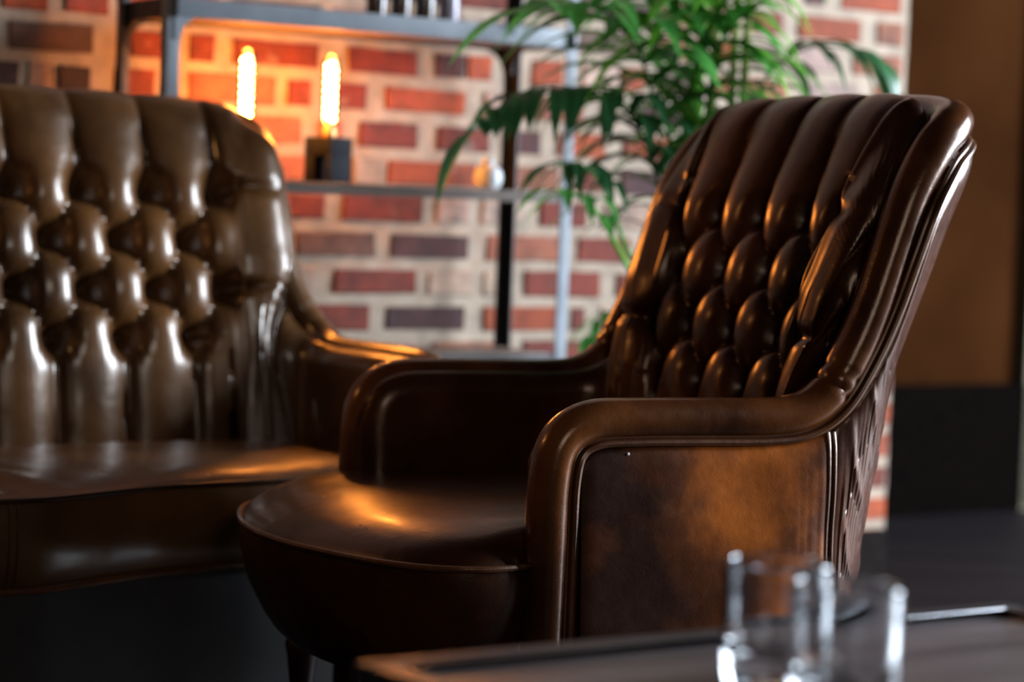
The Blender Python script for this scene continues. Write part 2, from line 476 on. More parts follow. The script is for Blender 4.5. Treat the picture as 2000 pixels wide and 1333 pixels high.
# ------------------------------------------------------------------ chesterfield upholstery
def make_chesterfield(root, W, seat_z, crown, outline, low_z, taper, dx, wide, mats, bottom, sofa):
    """local frame: x lateral, -y forward, z up; W = half spacing of the arm centrelines"""
    # ---- ridge (centre of the edge roll), right side
    RI = [(W + .008, .004, bottom), (W + .008, .002, .30), (W + .008, .002, .44), (W + .008, .004, .53), (W + .008, .018, .575), (W + .008, .055, .598), (W + .007, .12, .602),
          (W + .005, .22, .602), (W + .005, .32, .602), (W + .005, .375, .610), (W + .005, .415, .636), (W + .005, .450, .688), (W + .005, .482, .752),
          (W + .005, .515, .833), (W + .004, .548, .905), (W - .002, .586, .957), (W - .018, .622, .985), (W - .05, .648, .999), (W - .10, .662, 1.006), (W - .17, .668, 1.010)]
    if sofa:
        k = 4
        for i in range(1, k + 1): RI.append(((W - .17) * (1 - i / k), .672, 1.013))
    else:
        RI += [(.08, .671, 1.012), (0, .672, 1.013)]
    if sofa:
        RI = [(x - (.045 * float(sst(.60, .74, z)) if x > .4 else 0), y if y < .45 else .45 + (y - .45) * .86, z) for (x, y, z) in RI]
    else:
        RI = [(x, y - .018 * float(sst(.62, 1.0, z)), z + .012 * float(sst(.85, .98, z))) for (x, y, z) in RI]
    G = resample(catmull(RI, 10), 260 if sofa else 200)
    nG = len(G)
    Tn = np.gradient(G, axis=0); Tn /= np.linalg.norm(Tn, axis=1)[:, None]
    # outward direction: +x on the sides, turning to +y over the top corner
    arc = np.r_[0, np.cumsum(np.linalg.norm(np.diff(G, axis=0), axis=1))]
    ia = np.argmax((G[:, 2] > .86)); ib = np.argmax(G[:, 0] < W - .12) if (G[:, 0] < W - .12).any() else nG - 1
    phi = sst(arc[ia], arc[ib], arc) * math.pi / 2
    O = np.stack([np.cos(phi), np.sin(phi), 0 * phi], 1)
    O -= Tn * (O * Tn).sum(1)[:, None]; O /= np.linalg.norm(O, axis=1)[:, None]
    D = np.cross(Tn, O)
    kb = sst(.62, .9, G[:, 2])[:, None]
    Eo = G + O * (.014 + .012 * kb) + D * (.034 + .0 * kb)
    kw = (sst(.64, .76, G[:, 2]) * (1 - sst(.3, 1.0, phi)))[:, None]
    kw = kw * (1.0 if sofa else .0)
    ka = 1 - sst(.60, .70, G[:, 2])[:, None]
    Ei = G - O * (.030 - .018 * kw - .005 * ka) + D * (.006 - .004 * kb - .020 * kw - .017 * ka)

    # ---- plan outlines
    def plan(z, w, yb, rc, y0, n=160):
        yc = yb - rc
        a = np.linspace(0, math.pi / 2, 60)
        P = np.concatenate([np.stack([np.full(60, w), np.linspace(y0, yc, 60)], 1),
                            np.stack([w - rc + rc * np.cos(a), yc + rc * np.sin(a)], 1)[1:],
                            np.stack([np.linspace(w - rc, 0, 60), np.full(60, yb)], 1)[1:]])
        d = np.r_[0, np.cumsum(np.linalg.norm(np.diff(P, axis=0), axis=1))]
        return P, d
    ozs = [.0, .14, .46, .676, .784, .877, .944, .985, 1.05]; oys = [.505, .515, .545, .584, .622, .655, .677, .688, .69]
    if sofa: oys = [.505, .515, .545, .58, .61, .635, .65, .658, .66]
    izs = [.30, .42, .50, .62, .75, .86, .94, 1.02]; iys = [.462, .468, .476, .490, .514, .552, .592, .634]

    def sheet(E, zb, w, zs, ys, rc, y0, i0, nq, anchors, nst):
        """columns from the top edge E[i0:] down to height zb"""
        idx = np.linspace(i0, nG - 1, nst)
        Es = np.stack([np.interp(idx, np.arange(nG), E[:, k]) for k in range(3)], 1)
        # densify: by arclength
        Es = resample(Es, nst)
        Pb, db = plan(zb, w, np.interp(zb, zs, ys), rc, y0)
        out = np.zeros((nst, nq, 3)); PAR = np.zeros((nst, nq))
        # top parameters
        pt = []
        for e in Es:
            P, d = plan(e[2], w, np.interp(e[2], zs, ys), rc, y0)
            k = np.argmin((P[:, 0] - e[0]) ** 2 + (P[:, 1] - e[1]) ** 2); pt.append(d[k] / d[-1])
        pt = np.maximum.accumulate(np.array(pt))
        at, ab = anchors(pt, Es, Pb, db)
        pb = np.interp(pt, at, ab)
        for i, e in enumerate(Es):
            Pt, dt = plan(e[2], w, np.interp(e[2], zs, ys), rc, y0)
            tx = np.interp(pt[i] * dt[-1], dt, Pt[:, 0]); ty = np.interp(pt[i] * dt[-1], dt, Pt[:, 1])
            for j in range(nq):
                q = j / (nq - 1)
                z = zb + (e[2] - zb) * q
                p = pb[i] + (pt[i] - pb[i]) * q
                P, d = plan(z, w, np.interp(z, zs, ys), rc, y0)
                x = np.interp(p * d[-1], d, P[:, 0]); y = np.interp(p * d[-1], d, P[:, 1])
                k = q ** 3
                out[i, j] = (x + (e[0] - tx) * k, y + (e[1] - ty) * k, z)
                PAR[i, j] = p * d[-1]
        return Es, out, pb

    # ---- outer sheet
    iO = np.argmax(G[:, 2] > .545)
    wo = W + .036

    def anc_o(pt, Es, Pb, db):
        k = np.argmin(abs(Es[:, 1] - .41)); a = pt[k]
        kb_ = np.argmin(abs(Pb[:90, 1] - .425)); b = db[kb_] / db[-1]
        k2 = np.argmin(abs(Es[:, 0] - (W - .05)) + (Es[:, 1] < .6)); a2 = pt[k2]
        Lstr = np.interp(0, [0], [0])
        b2 = (db[-1] - (wo - .2) - .06) / db[-1]
        a0, b0 = pt[0], 0.0
        if a2 >= 1: a2 = .999
        return [a0, a, max(a + .01, a2), 1.0], [b0, b, max(b + .01, b2), 1.0]
    nso = 300 if not sofa else 130
    Eso, OUT, pbo = sheet(Eo, bottom, wo, ozs, oys, .2, .030, iO, 90 if not sofa else 46, anc_o, nso)
    # make the side panel stations vertical (same y at the bottom) ahead of the seam
    for i, e in enumerate(Eso):
        if e[1] < .40 and e[2] < .66:
            t = sst(.34, .41, e[1])
            for j in range(OUT.shape[1]):
                q = j / (OUT.shape[1] - 1)
                OUT[i, j, 1] = (e[1]) * (1 - t) + OUT[i, j, 1] * t
    # slight puff with softened borders
    def normals(A):
        du = np.gradient(A, axis=0); dv = np.gradient(A, axis=1)
        n = np.cross(du, dv); l = np.linalg.norm(n, axis=2); l[l < 1e-12] = 1
        return n / l[..., None]
    No = normals(OUT)
    if No[nso // 10, 20, 0] < 0: No = -No
    iseam = int(np.argmin(abs(Eso[:, 1] - .41) + (Eso[:, 2] > .8)))
    A = OUT.copy()
    for i in range(OUT.shape[0]):
        for j in range(OUT.shape[1]):
            x, y, z = OUT[i, j]
            dt = Eso[i, 2] - z if i < iseam else np.linalg.norm(OUT[i, -1] - OUT[i, j])
            df = abs(y - .030) if i < iseam else 9
            ds = np.linalg.norm(OUT[i, j] - OUT[iseam, j])
            d = min(dt, df)
            b = .007 * math.sqrt(max(0, 1 - (1 - min(d / .03, 1)) ** 2)) - .004 * math.exp(-(ds / .008) ** 2)
            b += .0035 * mnoise.noise(Vector((x * 7, y * 7 + 3, z * 7)))
            if i >= iseam:
                # diagonal pull folds in the back panel
                g = ds
                ph = (g * 1.0 + (z - .5) * .55) / .072 + .5 * mnoise.noise(Vector((g * 9, z * 9, 4)))
                r = max(0, math.sin(ph * 2 * math.pi)) ** 2
                m = float(sst(.015, .05, g) * (1 - sst(.20, .34, g)) * sst(.18, .3, z) * (1 - sst(.58, .74, z)))
                b += .0021 * r * m
                if z > .86: b += .004 * float(sst(.86, .93, z))
            A[i, j] += No[i, j] * b
    def grid(name, A, i0, i1, mat, mirror, flip, parent=root):
        B = A[i0:i1].copy()
        if mirror: B[..., 0] *= -1
        m, n, _ = B.shape
        V = B.reshape(-1, 3)
        F = []
        for i in range(m - 1):
            for j in range(n - 1):
                a = i * n + j; q = (a, a + n, a + n + 1, a + 1)
                F.append(q[::-1] if (flip ^ mirror) else q)
        return mesh_obj(name, V, F, mat, parent)

    def grid_full(name, A, i0, mat, flip):
        R = A[i0:]; Lf = R[::-1][1:].copy(); Lf[..., 0] *= -1
        B = np.concatenate([R, Lf]); m, n, _ = B.shape; F = []
        for i in range(m - 1):
            for j in range(n - 1):
                a = i * n + j; q = (a, a + n, a + n + 1, a + 1)
                F.append(q[::-1] if flip else q)
        return mesh_obj(name, B.reshape(-1, 3), F, mat, root)
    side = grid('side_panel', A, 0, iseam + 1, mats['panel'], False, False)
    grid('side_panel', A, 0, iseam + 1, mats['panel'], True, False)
    grid_full('back_panel', A, iseam, mats['back'], False)
    # double-stitched seam
    sm = A[iseam][:-1]
    for s in (1, -1):
        mb = MB()
        for off in (-.0045, .0045):
            mb.tube([(s * (p[0] + .0025), p[1] + off, p[2]) for p in sm], .0030, 8)
        mb.build('seam', M['piping'], root)

    # ---- inner sheet (arms and tufted back)
    iI = np.argmax(G[:, 2] > .50)
    zb = seat_z - .03
    wi = W - .022

    def anc_i(pt, Es, Pb, db):
        k = np.argmin(abs(Es[:, 1] - .36) + (Es[:, 2] > .8)); a = pt[k]
        b = (np.argmin(abs(Pb[:60, 1] - .30))); b = db[b] / db[-1]
        k2 = np.argmin(abs(Es[:, 0] - (W - .06)) + (Es[:, 1] < .6)); a2 = min(pt[k2], .999)
        b2 = (db[-1] - (wi - .13) - .02) / db[-1]
        return [pt[0], a, max(a + .01, a2), 1.0], [0.0, b, max(b + .01, b2), 1.0]
    # columns: uniform sampling in station, dense
    nsi = 190 if not sofa else 300
    nqi = 150 if not sofa else 130
    Esi, IN, pbi = sheet(Ei, zb, wi, izs, iys, .13, -.007, iI, nqi, anc_i, nsi)
    for i, e in enumerate(Esi):
        if e[1] < .36 and e[2] < .62:
            t = sst(.28, .36, e[1])
            IN[i, :, 1] = e[1] * (1 - t) + IN[i, :, 1] * t
    Ni = normals(IN)
    if Ni[5, 40, 0] > 0: Ni = -Ni
    # smooth normals a little
    for _ in range(6):
        Ni[1:-1] = (Ni[:-2] + Ni[1:-1] * 2 + Ni[2:]) / 4
        Ni[:, 1:-1] = (Ni[:, :-2] + Ni[:, 1:-1] * 2 + Ni[:, 2:]) / 4
    Ni[-1, :, 0] = 0
    _l = np.linalg.norm(Ni, axis=2)
    Ni[_l < 1e-6] = (0, -1, 0); _l[_l < 1e-6] = 1
    Ni /= _l[..., None]
    z0, dz = .612, .0815
    wx = (W - .165)
    m_, n_, _ = IN.shape
    DE = np.zeros((m_, n_)); KE = np.zeros((m_, n_), int)
    for i in range(m_):
        q = ((IN[i][:, None, :] - Esi[None]) ** 2).sum(2)
        KE[i] = np.argmin(q, 1); DE[i] = np.sqrt(q[np.arange(n_), KE[i]])
    idxO = np.array([np.argmin(((Ei - e) ** 2).sum(1)) for e in Esi])
    SIG = np.zeros((m_, n_))
    for j in range(n_):
        seg = np.linalg.norm(np.diff(IN[:, j, :2], axis=0), axis=1)
        c = np.concatenate([[0], np.cumsum(seg[::-1])])[::-1]
        SIG[:, j] = c
    # buttons: wide rows are j = 1, 3
    kph = 0.0
    wide_x = [dx * (k + kph) for k in range(int(wide))]
    narrow_x = [dx * (k + .5) for k in range(int(wide) - 1)]
    xe = wide_x[-1]
    BT = []
    for j in range(4):
        for xx in (wide_x if j % 2 else narrow_x): BT.append((xx, z0 + dz * j))
    BUL = np.zeros((m_, n_))
    B = IN.copy()
    for i in range(m_):
        for j in range(n_):
            x, y, z = IN[i, j]
            back = float(sst(.34, .46, y)) if z < .75 else 1.0
            back *= 1.0
            s = SIG[i, j]
            dt = DE[i, j] if (j > n_ * .3 or y > .3) else 9
            df = y + .008 if y < .2 else 9
            bmax = .030 + .042 * back; rho = .034 + .034 * back
            d = min(dt, df) / rho
            e = math.sqrt(max(0, 1 - (1 - min(max(d, 0), 1)) ** 2))
            # tufting
            a = (s - kph * dx - (0.5 * dx if not (0) else 0)) / dx  # lattice origin on a button of an odd row
            a = (s - wide_x[0]) / dx
            t = (z - z0) / dz                                      # rows 0..3
            u1 = a + (t - 1) / 2; u2 = a - (t - 1) / 2
            hd = (abs(math.sin(math.pi * u1)) * abs(math.sin(math.pi * u2))) ** .40
            hb = abs(math.sin(math.pi * (a + .5))) ** .45            # below row 0: pleats at narrow buttons
            ht = abs(math.sin(math.pi * a)) ** .45                   # above row 3: pleats at wide buttons
            fb = float(sst(-.12, .12, t)); ft = float(sst(2.88, 3.12, t))
            h = hb * (1 - fb) + hd * fb * (1 - ft) + ht * ft
            if t > 3: h = 1 - (1 - h) * (1 - .45 * float(sst(3.3, 5.2, t)))
            # beyond the last wide button: plain roll with horizontal pleats
            ws = float(sst(xe - .12 * dx, xe + .22 * dx, s))
            if t < 0: ws = float(sst(xe - .5 * dx - .02, xe - .5 * dx + .03, s))
            hs = 1.0
            for rr in (1, 3):
                zz = z0 + dz * rr + (.10 * (s - xe))
                hs -= .55 * math.exp(-((z - zz) / .010) ** 2) * float(1 - sst(xe + .08, xe + .2, s) * .6)
            if t < 0: hs = 1 - .5 * math.exp(-((s - (xe - .0)) / .012) ** 2) * 0
            h = h * (1 - ws) + hs * ws
            pit = 0
            if s < xe + .06 and -0.8 < t < 3.8:
                for (bx, bz) in BT:
                    q = ((s - bx) ** 2 + (z - bz) ** 2)
                    if q < .004: pit += math.exp(-q / ((.024 if sofa else .019) ** 2))
            amp = .040 if back > 0 else 0
            tuft = back * (-(1 - h) * .034 - pit * .040)
            # narrower at the top edge
            bul = bmax * e + tuft * min(1, d * .9 if dt < 9 else 1) + .002 * mnoise.noise(Vector((x * 14, y * 14, z * 14)))
            n = Vector(Ni[i, j])
            wt = math.exp(-(dt / .05) ** 2) * back * float(sst(.9, .98, z)) if dt < 9 else 0
            ow = O[idxO[KE[i, j]]]; kwv = kw[idxO[KE[i, j]], 0]
            if kwv > .01 and dt < .12:
                n = (n + Vector(ow) * (1.1 * kwv * math.exp(-(dt / .03) ** 2)) + Vector((0, -.5 * kwv * math.exp(-(dt / .05) ** 2), 0))).normalized()
            if wt > .001:
                n = (n + Vector((0, -.1, 1.9 * wt))).normalized()
            BUL[i, j] = bul
            B[i, j] = IN[i, j] + np.array(n) * bul
    iarm = int(np.argmin(abs(Esi[:, 1] - .36) + (Esi[:, 2] > .8)))
    grid('armrest', B, 0, iarm + 1, mats['arm'], False, True)
    grid('armrest', B, 0, iarm + 1, mats['arm'], True, True)
    grid_full('backrest', B, iarm, mats['inner'], True)
    # buttons
    for (bx, bz) in BT:
        for s in ((1, -1) if bx > 1e-4 else (1,)):
            q = (SIG - bx) ** 2 + (IN[..., 2] - bz) ** 2
            i, j = np.unravel_index(np.argmin(q), q.shape)
            c = Vector(B[i, j]); n = Vector(Ni[i, j])
            c += n * .001; c.x *= s; n.x *= s
            mb = MB()
            mb.lathe([(.0, .004), (.004, .0037), (.007, .0025), (.0085, 0), (.0085, -.003)], n=12)
            R = n.to_track_quat('Z', 'Y').to_matrix()
            mb.v = [tuple(R @ Vector(v) + c) for v in mb.v]
            mb.build('button', M['button'], root)

    # ---- edge roll and piping
    full = np.concatenate([G, (G * np.array([-1, 1, 1]))[::-1][1:]])
    fo = np.concatenate([O, (O * np.array([-1, 1, 1]))[::-1][1:]])
    fd = np.concatenate([D, (D * np.array([-1, 1, 1]))[::-1][1:]])
    n = 18; V = []; F = []
    N = len(full)
    for i in range(N):
        p = full[i]
        zf = 1.0 + .0 * p[2]
        # small creases where arm meets back
        ar = min(i, N - 1 - i)
        cr = 0
        for yy, zz in ((.432, .66), (.420, .642)):
            dd = np.hypot(p[1] - yy, p[2] - zz)
            cr += .0035 * math.exp(-(dd / .004) ** 2)
        r1 = (.027 if sofa else .030) - cr; r2 = (.025 if sofa else .027) - cr
        for k in range(n):
            a = 2 * math.pi * k / n
            V.append(p + fo[i] * math.cos(a) * r1 + fd[i] * math.sin(a) * r2)
    for i in range(N - 1):
        for k in range(n): F.append((i * n + k, i * n + (k + 1) % n, (i + 1) * n + (k + 1) % n, (i + 1) * n + k))
    F.append(tuple(range(n))[::-1]); F.append(tuple((N - 1) * n + k for k in range(n)))
    mb = MB(); mb.add(V, F); mb.build('edge_roll', mats['roll'], root)
    # body filler between the two sheets so that grooves are closed
    for nm, E, r in (('piping', Eo + O * .006 + D * -.004, .0048), ('piping', Eo + O * .001 + D * -.011, .0036)):
        e = E[np.argmax(G[:, 2] > bottom + .01):]
        e2 = np.concatenate([e, (e * np.array([-1, 1, 1]))[::-1][1:]])
        mb = MB(); mb.tube(e2, r, 8); mb.build(nm, M['piping'], root)
    # inner frame: fills the shell between the inner and outer sheets
    V = []; F = []
    st = range(0, nG, 3)
    K = 0
    rows_ = []
    for i in st:
        g = G[i]
        if g[2] < .5 and g[1] < .05:
            continue
        rows_.append((Ei[i] + O[i] * .012 + D[i] * .012, Eo[i] - O[i] * .008))
    # groove floor strip
    for a, b in rows_: V += [a, b]
    for i in range(len(rows_) - 1): F.append((2 * i, 2 * i + 1, 2 * i + 3, 2 * i + 2))
    n0 = len(V)
    V += [(-v[0], v[1], v[2]) for v in V[:n0]]
    F += [tuple(q + n0 for q in f[::-1]) for f in F[:]]
    # arm front boards (behind the vertical rolls)
    mb = MB(); mb.add(V, F)
    for s in (1, -1):
        mb.box((s * (W + .002), .175, (bottom + .56) / 2), (.040, .29, .55 - bottom))
    mb.build('frame', mats['roll'], root, smooth=False)

    # ---- seat
    ol = list(outline)
    half = catmull(ol, 8)
    pts = np.concatenate([half, (half * np.array([-1, 1]))[::-1][1:]])
    pts = resample(pts, 200 if not sofa else 240)
    # close across the back
    back = np.stack([np.linspace(pts[-1, 0], pts[0, 0], 60)[1:-1], np.full(58, pts[0, 1])], 1)
    loop = np.concatenate([pts, back])
    nl = len(loop); c0 = np.array([0, .10])
    V = []; F = []
    rho = np.r_[np.linspace(.0, .8, 16), np.linspace(.83, 1, 14)]
    for r in rho:
        for p in loop:
            base = np.array([p[0] * .5, c0[1]]) if not sofa else np.array([p[0] * .55, c0[1]])
            q = base + (p - base) * r
            z = seat_z + crown * (1 - r ** 5) ** .8
            if sofa:
                z += -.010 * math.exp(-(q[0] / .010) ** 2) * (1 - r ** 8) + .003 * mnoise.noise(Vector((q[0] * 9, q[1] * 9, 0)))
                z += .004 * math.sin((q[0] - .1) * 60 + q[1] * 30) * math.exp(-((q[0] - .0) / .08) ** 2) * (1 - r ** 8)
            else:
                z += .004 * mnoise.noise(Vector((q[0] * 6, q[1] * 6, 2))) * (1 - r ** 6)
            V.append((q[0], q[1], z))
    nr = len(rho)
    for i in range(nr - 1):
        for k in range(nl): F.append((i * nl + k, i * nl + (k + 1) % nl, (i + 1) * nl + (k + 1) % nl, (i + 1) * nl + k))
    mb = MB(); mb.add(V, F)
    mb.build('seat_cushion', mats['seat'], root)
    # boxed front of the seat
    V = []; F = []
    cen = np.array([0, .08])
    H = seat_z - low_z
    prof = [(0, .000), (.08, .002), (.25, .003), (.5, -.001), (.75, -.012), (.9, -.022), (1.0, -.036)] if not sofa else [(0, .0), (.08, .006), (.25, .011), (.5, .012), (.75, .009), (.92, .002), (1.0, -.008)]
    tn = np.roll(loop, -1, 0) - np.roll(loop, 1, 0); tn /= np.linalg.norm(tn, axis=1)[:, None]
    nn = np.stack([tn[:, 1], -tn[:, 0]], 1)
    if nn[0] @ (loop[0] - cen) < 0 and abs(loop[0][1]) > .05: nn = -nn
    ext = np.argmin(loop[:, 1])
    if nn[ext][1] > 0: nn = -nn
    for (t, o_) in prof:
        for p, m2 in zip(loop, nn):
            k = taper * t * t
            q = p + m2 * o_; q = cen + (q - cen) * (1 - k)
            V.append((q[0], q[1], seat_z - H * t))
    npf = len(prof)
    for i in range(npf - 1):
        for k in range(nl): F.append((i * nl + k, i * nl + (k + 1) % nl, (i + 1) * nl + (k + 1) % nl, (i + 1) * nl + k))
    F.append(tuple((npf - 1) * nl + k for k in range(nl)))
    mb = MB(); mb.add(V, F); mb.build('seat_front', mats['front'], root)
    mb = MB()
    mb.tube([(p[0] + m2[0] * .003, p[1] + m2[1] * .003, seat_z) for p, m2 in zip(loop[:len(pts)], nn)], .0045, 8)
    mb.build('piping', mats['pipe'], root)
    if sofa:
        # lower rail with its own piping, and stitched centre seam
        low = cen + (loop - cen) * .985
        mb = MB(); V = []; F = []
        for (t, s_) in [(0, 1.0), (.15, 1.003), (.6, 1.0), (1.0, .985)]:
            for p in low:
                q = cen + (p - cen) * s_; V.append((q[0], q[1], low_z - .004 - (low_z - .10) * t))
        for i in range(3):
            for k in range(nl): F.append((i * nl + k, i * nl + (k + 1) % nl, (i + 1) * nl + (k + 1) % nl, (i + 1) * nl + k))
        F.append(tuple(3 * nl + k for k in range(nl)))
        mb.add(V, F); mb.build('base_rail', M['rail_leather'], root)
        mb = MB(); mb.tube([(p[0], p[1], low_z) for p in (cen + (loop[:len(pts)] - cen) * .992)], .0055, 8)
        mb.build('piping', M['piping'], root)
        mb = MB()
        for off in (-.006, .006):
            fy = loop[ext][1]
            mb.tube([(off, fy - o_ - .001, seat_z - H * t) for (t, o_) in prof], .0022, 6)
        mb.build('seam', M['piping'], root)
    # ---- legs
    fx = W - .10 if not sofa else W - .08
    for (lx, ly, top) in ((fx, -.115, low_z + .004 if not sofa else .105), (-fx, -.115, low_z + .004 if not sofa else .105), (fx, .42, bottom + .02), (-fx, .42, bottom + .02)):
        mb = MB()
        k = top
        prof2 = [(.013, 0), (.016, .004), (.017, .02 * k / .2), (.014, .03 * k / .2), (.017, .12 * k / .2), (.022, .155 * k / .2), (.026, .17 * k / .2), (.022, .182 * k / .2), (.027, .19 * k / .2), (.027, k)]
        mb.lathe(prof2, (lx, ly, 0), 20)
        mb.build('leg', M['legwood'], root)
    return A, B, side


chair = thing('armchair', 'dark brown leather armchair with a high tufted back, facing left behind the table', 'armchair', (-.09, 3.35, 0), math.radians(-65))
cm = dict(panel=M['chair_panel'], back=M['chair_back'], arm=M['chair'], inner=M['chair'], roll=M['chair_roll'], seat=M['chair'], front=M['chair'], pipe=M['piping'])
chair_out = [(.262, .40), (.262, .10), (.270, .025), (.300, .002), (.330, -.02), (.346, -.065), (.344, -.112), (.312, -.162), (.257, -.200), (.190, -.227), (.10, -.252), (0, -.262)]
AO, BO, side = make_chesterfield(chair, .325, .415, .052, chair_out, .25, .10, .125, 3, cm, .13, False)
# a tiny white fleck on the side panel
mb = MB(); mb.lathe([(0, .0012), (.0016, .001), (.0022, 0), (0, -.0005)], n=9)
_c = AO[np.argmin(abs(AO[:160, 40, 1] - .105)), 40]
_c = min(AO[:190].reshape(-1, 3), key=lambda p: (p[1] - .105) ** 2 + (p[2] - .556) ** 2)
mb.v = [(v[2] * 1 + _c[0] + .0006, v[1] + _c[1], v[0] + _c[2]) for v in mb.v]
fk = mb.build('fleck', M['fleck'], side); fk['label'] = 'tiny white fleck'

SOFA_O = Vector((-.111, 3.9, 0)) - TV * .8
sofa = thing('sofa', 'olive brown leather sofa with deep button tufting, by the brick wall at the left', 'sofa', SOFA_O, TH)
sm_ = dict(panel=M['sofa'], back=M['sofa'], arm=M['sofa'], inner=M['sofa'], roll=M['sofa'], seat=M['sofa_seat'], front=M['sofa'], pipe=M['button'])
sofa_out = [(.738, .42), (.738, .10), (.742, .03), (.760, .000), (.775, -.022), (.765, -.042), (.72, -.05), (.62, -.05), (.52, -.058), (.43, -.070), (.34, -.076), (.25, -.090), (.15, -.128), (.06, -.162), (0, -.168)]
make_chesterfield(sofa, .8, .436, .022, sofa_out, .308, .01, .127, 6, sm_, .13, True)

# ------------------------------------------------------------------ coffee table
TL = Vector((-.117, 1.919, .5)); TR = Vector((.490, 2.346, .5))
ed = (TR - TL); Lx = ed.length; ed.normalize(); inn = Vector((ed.y, -ed.x, 0))
DP = .74
tc_ = (TL + TR) / 2 + inn * DP / 2
trz = math.atan2(ed.y, ed.x)
table = thing('coffee_table', 'square wooden coffee table with a dark metal rim, under the two tumblers', 'table', (tc_.x, tc_.y, 0), trz)
hx, hy = Lx / 2, DP / 2
mb = MB(); mb.box((0, 0, .484), (Lx - .044, DP - .044, .024), bev=.001)
mb.build('table_top', M['table_wood'], table)
mb = MB()
for s in (1, -1):
    mb.box((0, s * (hy - .012), .484), (Lx, .024, .040), bev=.003)
    mb.box((s * (hx - .012), 0, .484), (.024, DP - .048, .040), bev=.003)
mb.build('rim', M['table_metal'], table)
mb = MB()
for s in (1, -1):
    mb.box((0, s * (hy - .0255), .4995), (Lx - .048, .003, .0075), bev=.0006)
    mb.box((s * (hx - .0255), 0, .4995), (.003, DP - .054, .0075), bev=.0006)
mb.build('inlay_strip', M['table_strip'], table)
for sx in (1, -1):
    for sy in (1, -1):
        mb = MB(); mb.box((sx * (hx - .03), sy * (hy - .03), .232), (.035, .035, .464), bev=.003); mb.build('leg', M['table_metal'], table)
mb = MB()
for s in (1, -1):
    mb.box((0, s * (hy - .03), .12), (Lx - .095, .02, .02)); mb.box((s * (hx - .03), 0, .12), (.02, DP - .095, .02))
mb.build('stretcher', M['table_metal'], table)


# ------------------------------------------------------------------ tumblers
def tumbler(loc, label, rz):
    R, H = .0435, .099
    prof = [(0, .0005), (R * .76, .0), (R * .90, .002), (R * .97, .009), (R * .99, .03), (R, .07), (R, H - .002), (R - .0020, H), (R - .0042, H - .002), (R - .0052, .07), (R - .0064, .042), (R - .012, .028), (R * .5, .0235), (0, .022)]
    P = catmull([(a, b, 0) for a, b in prof], 4)
    mb = MB(); n = 64; vs = []
    for (r, z, _) in P:
        for k in range(n):
            a = 2 * math.pi * k / n
            # cut facets round the foot on the outside
            vs.append((r * math.cos(a), r * math.sin(a), z))
    m = len(P); fs = []
    for i in range(m - 1):
        for k in range(n): fs.append((i * n + k, i * n + (k + 1) % n, (i + 1) * n + (k + 1) % n, (i + 1) * n + k))
    mb.add(vs, fs)
    o = mb.build('tumbler', M['glass']); o.location = loc; o.rotation_euler = (0, 0, rz)
    return tag(o, label, 'glass', 'tumblers on the coffee table')


tumbler((.2206, 1.929, .4965), 'clear straight-sided tumbler on the table, the left and farther one', 0.1)
tumbler((.2617, 1.8236, .4965), 'clear straight-sided tumbler on the table, the right and nearer one', 1.2)

# ------------------------------------------------------------------ steel rack
rack = thing('shelving_rack', 'grey steel rack with wooden shelves against the brick wall', 'shelf', WALL0 + TV * -.33 + NV * .2, TH)
# local: x along the wall (t + .33), y = -(n - .2)
def rl(t, n, z): return (t + .33, -(n - .2), z)


def angle_post(t, n, sx, sn, mat):
    mb = MB(); th = .004; w_ = .026
    x, y, _ = rl(t, n, 0)
    mb.box((x, y, .95), (w_, th, 1.9), bev=.0008)
    mb.box((x - sx * (w_ / 2 - th / 2), y + sn * (w_ / 2), .95), (th, w_, 1.9), bev=.0008)
    return mb.build('post', mat, rack)


angle_post(-.770, .30, 1, 1, M['steel']); angle_post(.108, .30, -1, 1, M['steel'])
angle_post(-.770, .085, 1, -1, M['steel_dark']); angle_post(.103, .085, -1, -1, M['steel_dark'])
for (n_, m_) in ((.30, M['steel']), (.085, M['steel_dark'])):
    for z_ in (1.2,):
        mb = MB(); x, y, _ = rl(-.33, n_, z_)
        mb.box((x, y + (-.003 if n_ > .2 else .003), z_), (.90, .004, .036), bev=.0008)
        mb.box((x, y + (.012 if n_ > .2 else -.012), z_ + .016), (.90, .026, .004)); mb.build('rail', m_, rack)
mbs = [(-.770, M['steel_dark']), (.105, M['steel_dark'])]
for (t_, m_) in mbs:
    mb = MB(); x, y, _ = rl(t_, .2, 1.2); mb.box((x, y, 1.2), (.004, .232, .036)); mb.build('rail', m_, rack)


def gusset(t, n, dirx, diry, mat, size=.055):
    mb = MB(); x, y, _ = rl(t, n, 0); zt = 1.184; th = .003
    pts = [(0, 0), (size, 0)]
    for k in range(9):
        a = math.pi / 2 * k / 8
        pts.append((size - size * math.sin(a) + .0, -size + size * math.cos(a) * 1.0))
    pts = [(0, 0), (size + .012, 0)] + [(size + .012 - size * math.sin(math.pi / 2 * k / 8), -(size - size * math.cos(math.pi / 2 * k / 8))) for k in range(9)] + [(0, -size)]
    V = []
    for o_ in (-th, th):
        for (a, b) in pts:
            if dirx: V.append((x + dirx * a, y + o_, zt + b))
            else: V.append((x + o_, y + diry * a, zt + b))
    n_ = len(pts); F = [tuple(range(n_)), tuple(range(n_, 2 * n_))[::-1]] + [(k, (k + 1) % n_, n_ + (k + 1) % n_, n_ + k) for k in range(n_)]
    mb.add(V, F); mb.build('gusset', mat, rack, smooth=False)


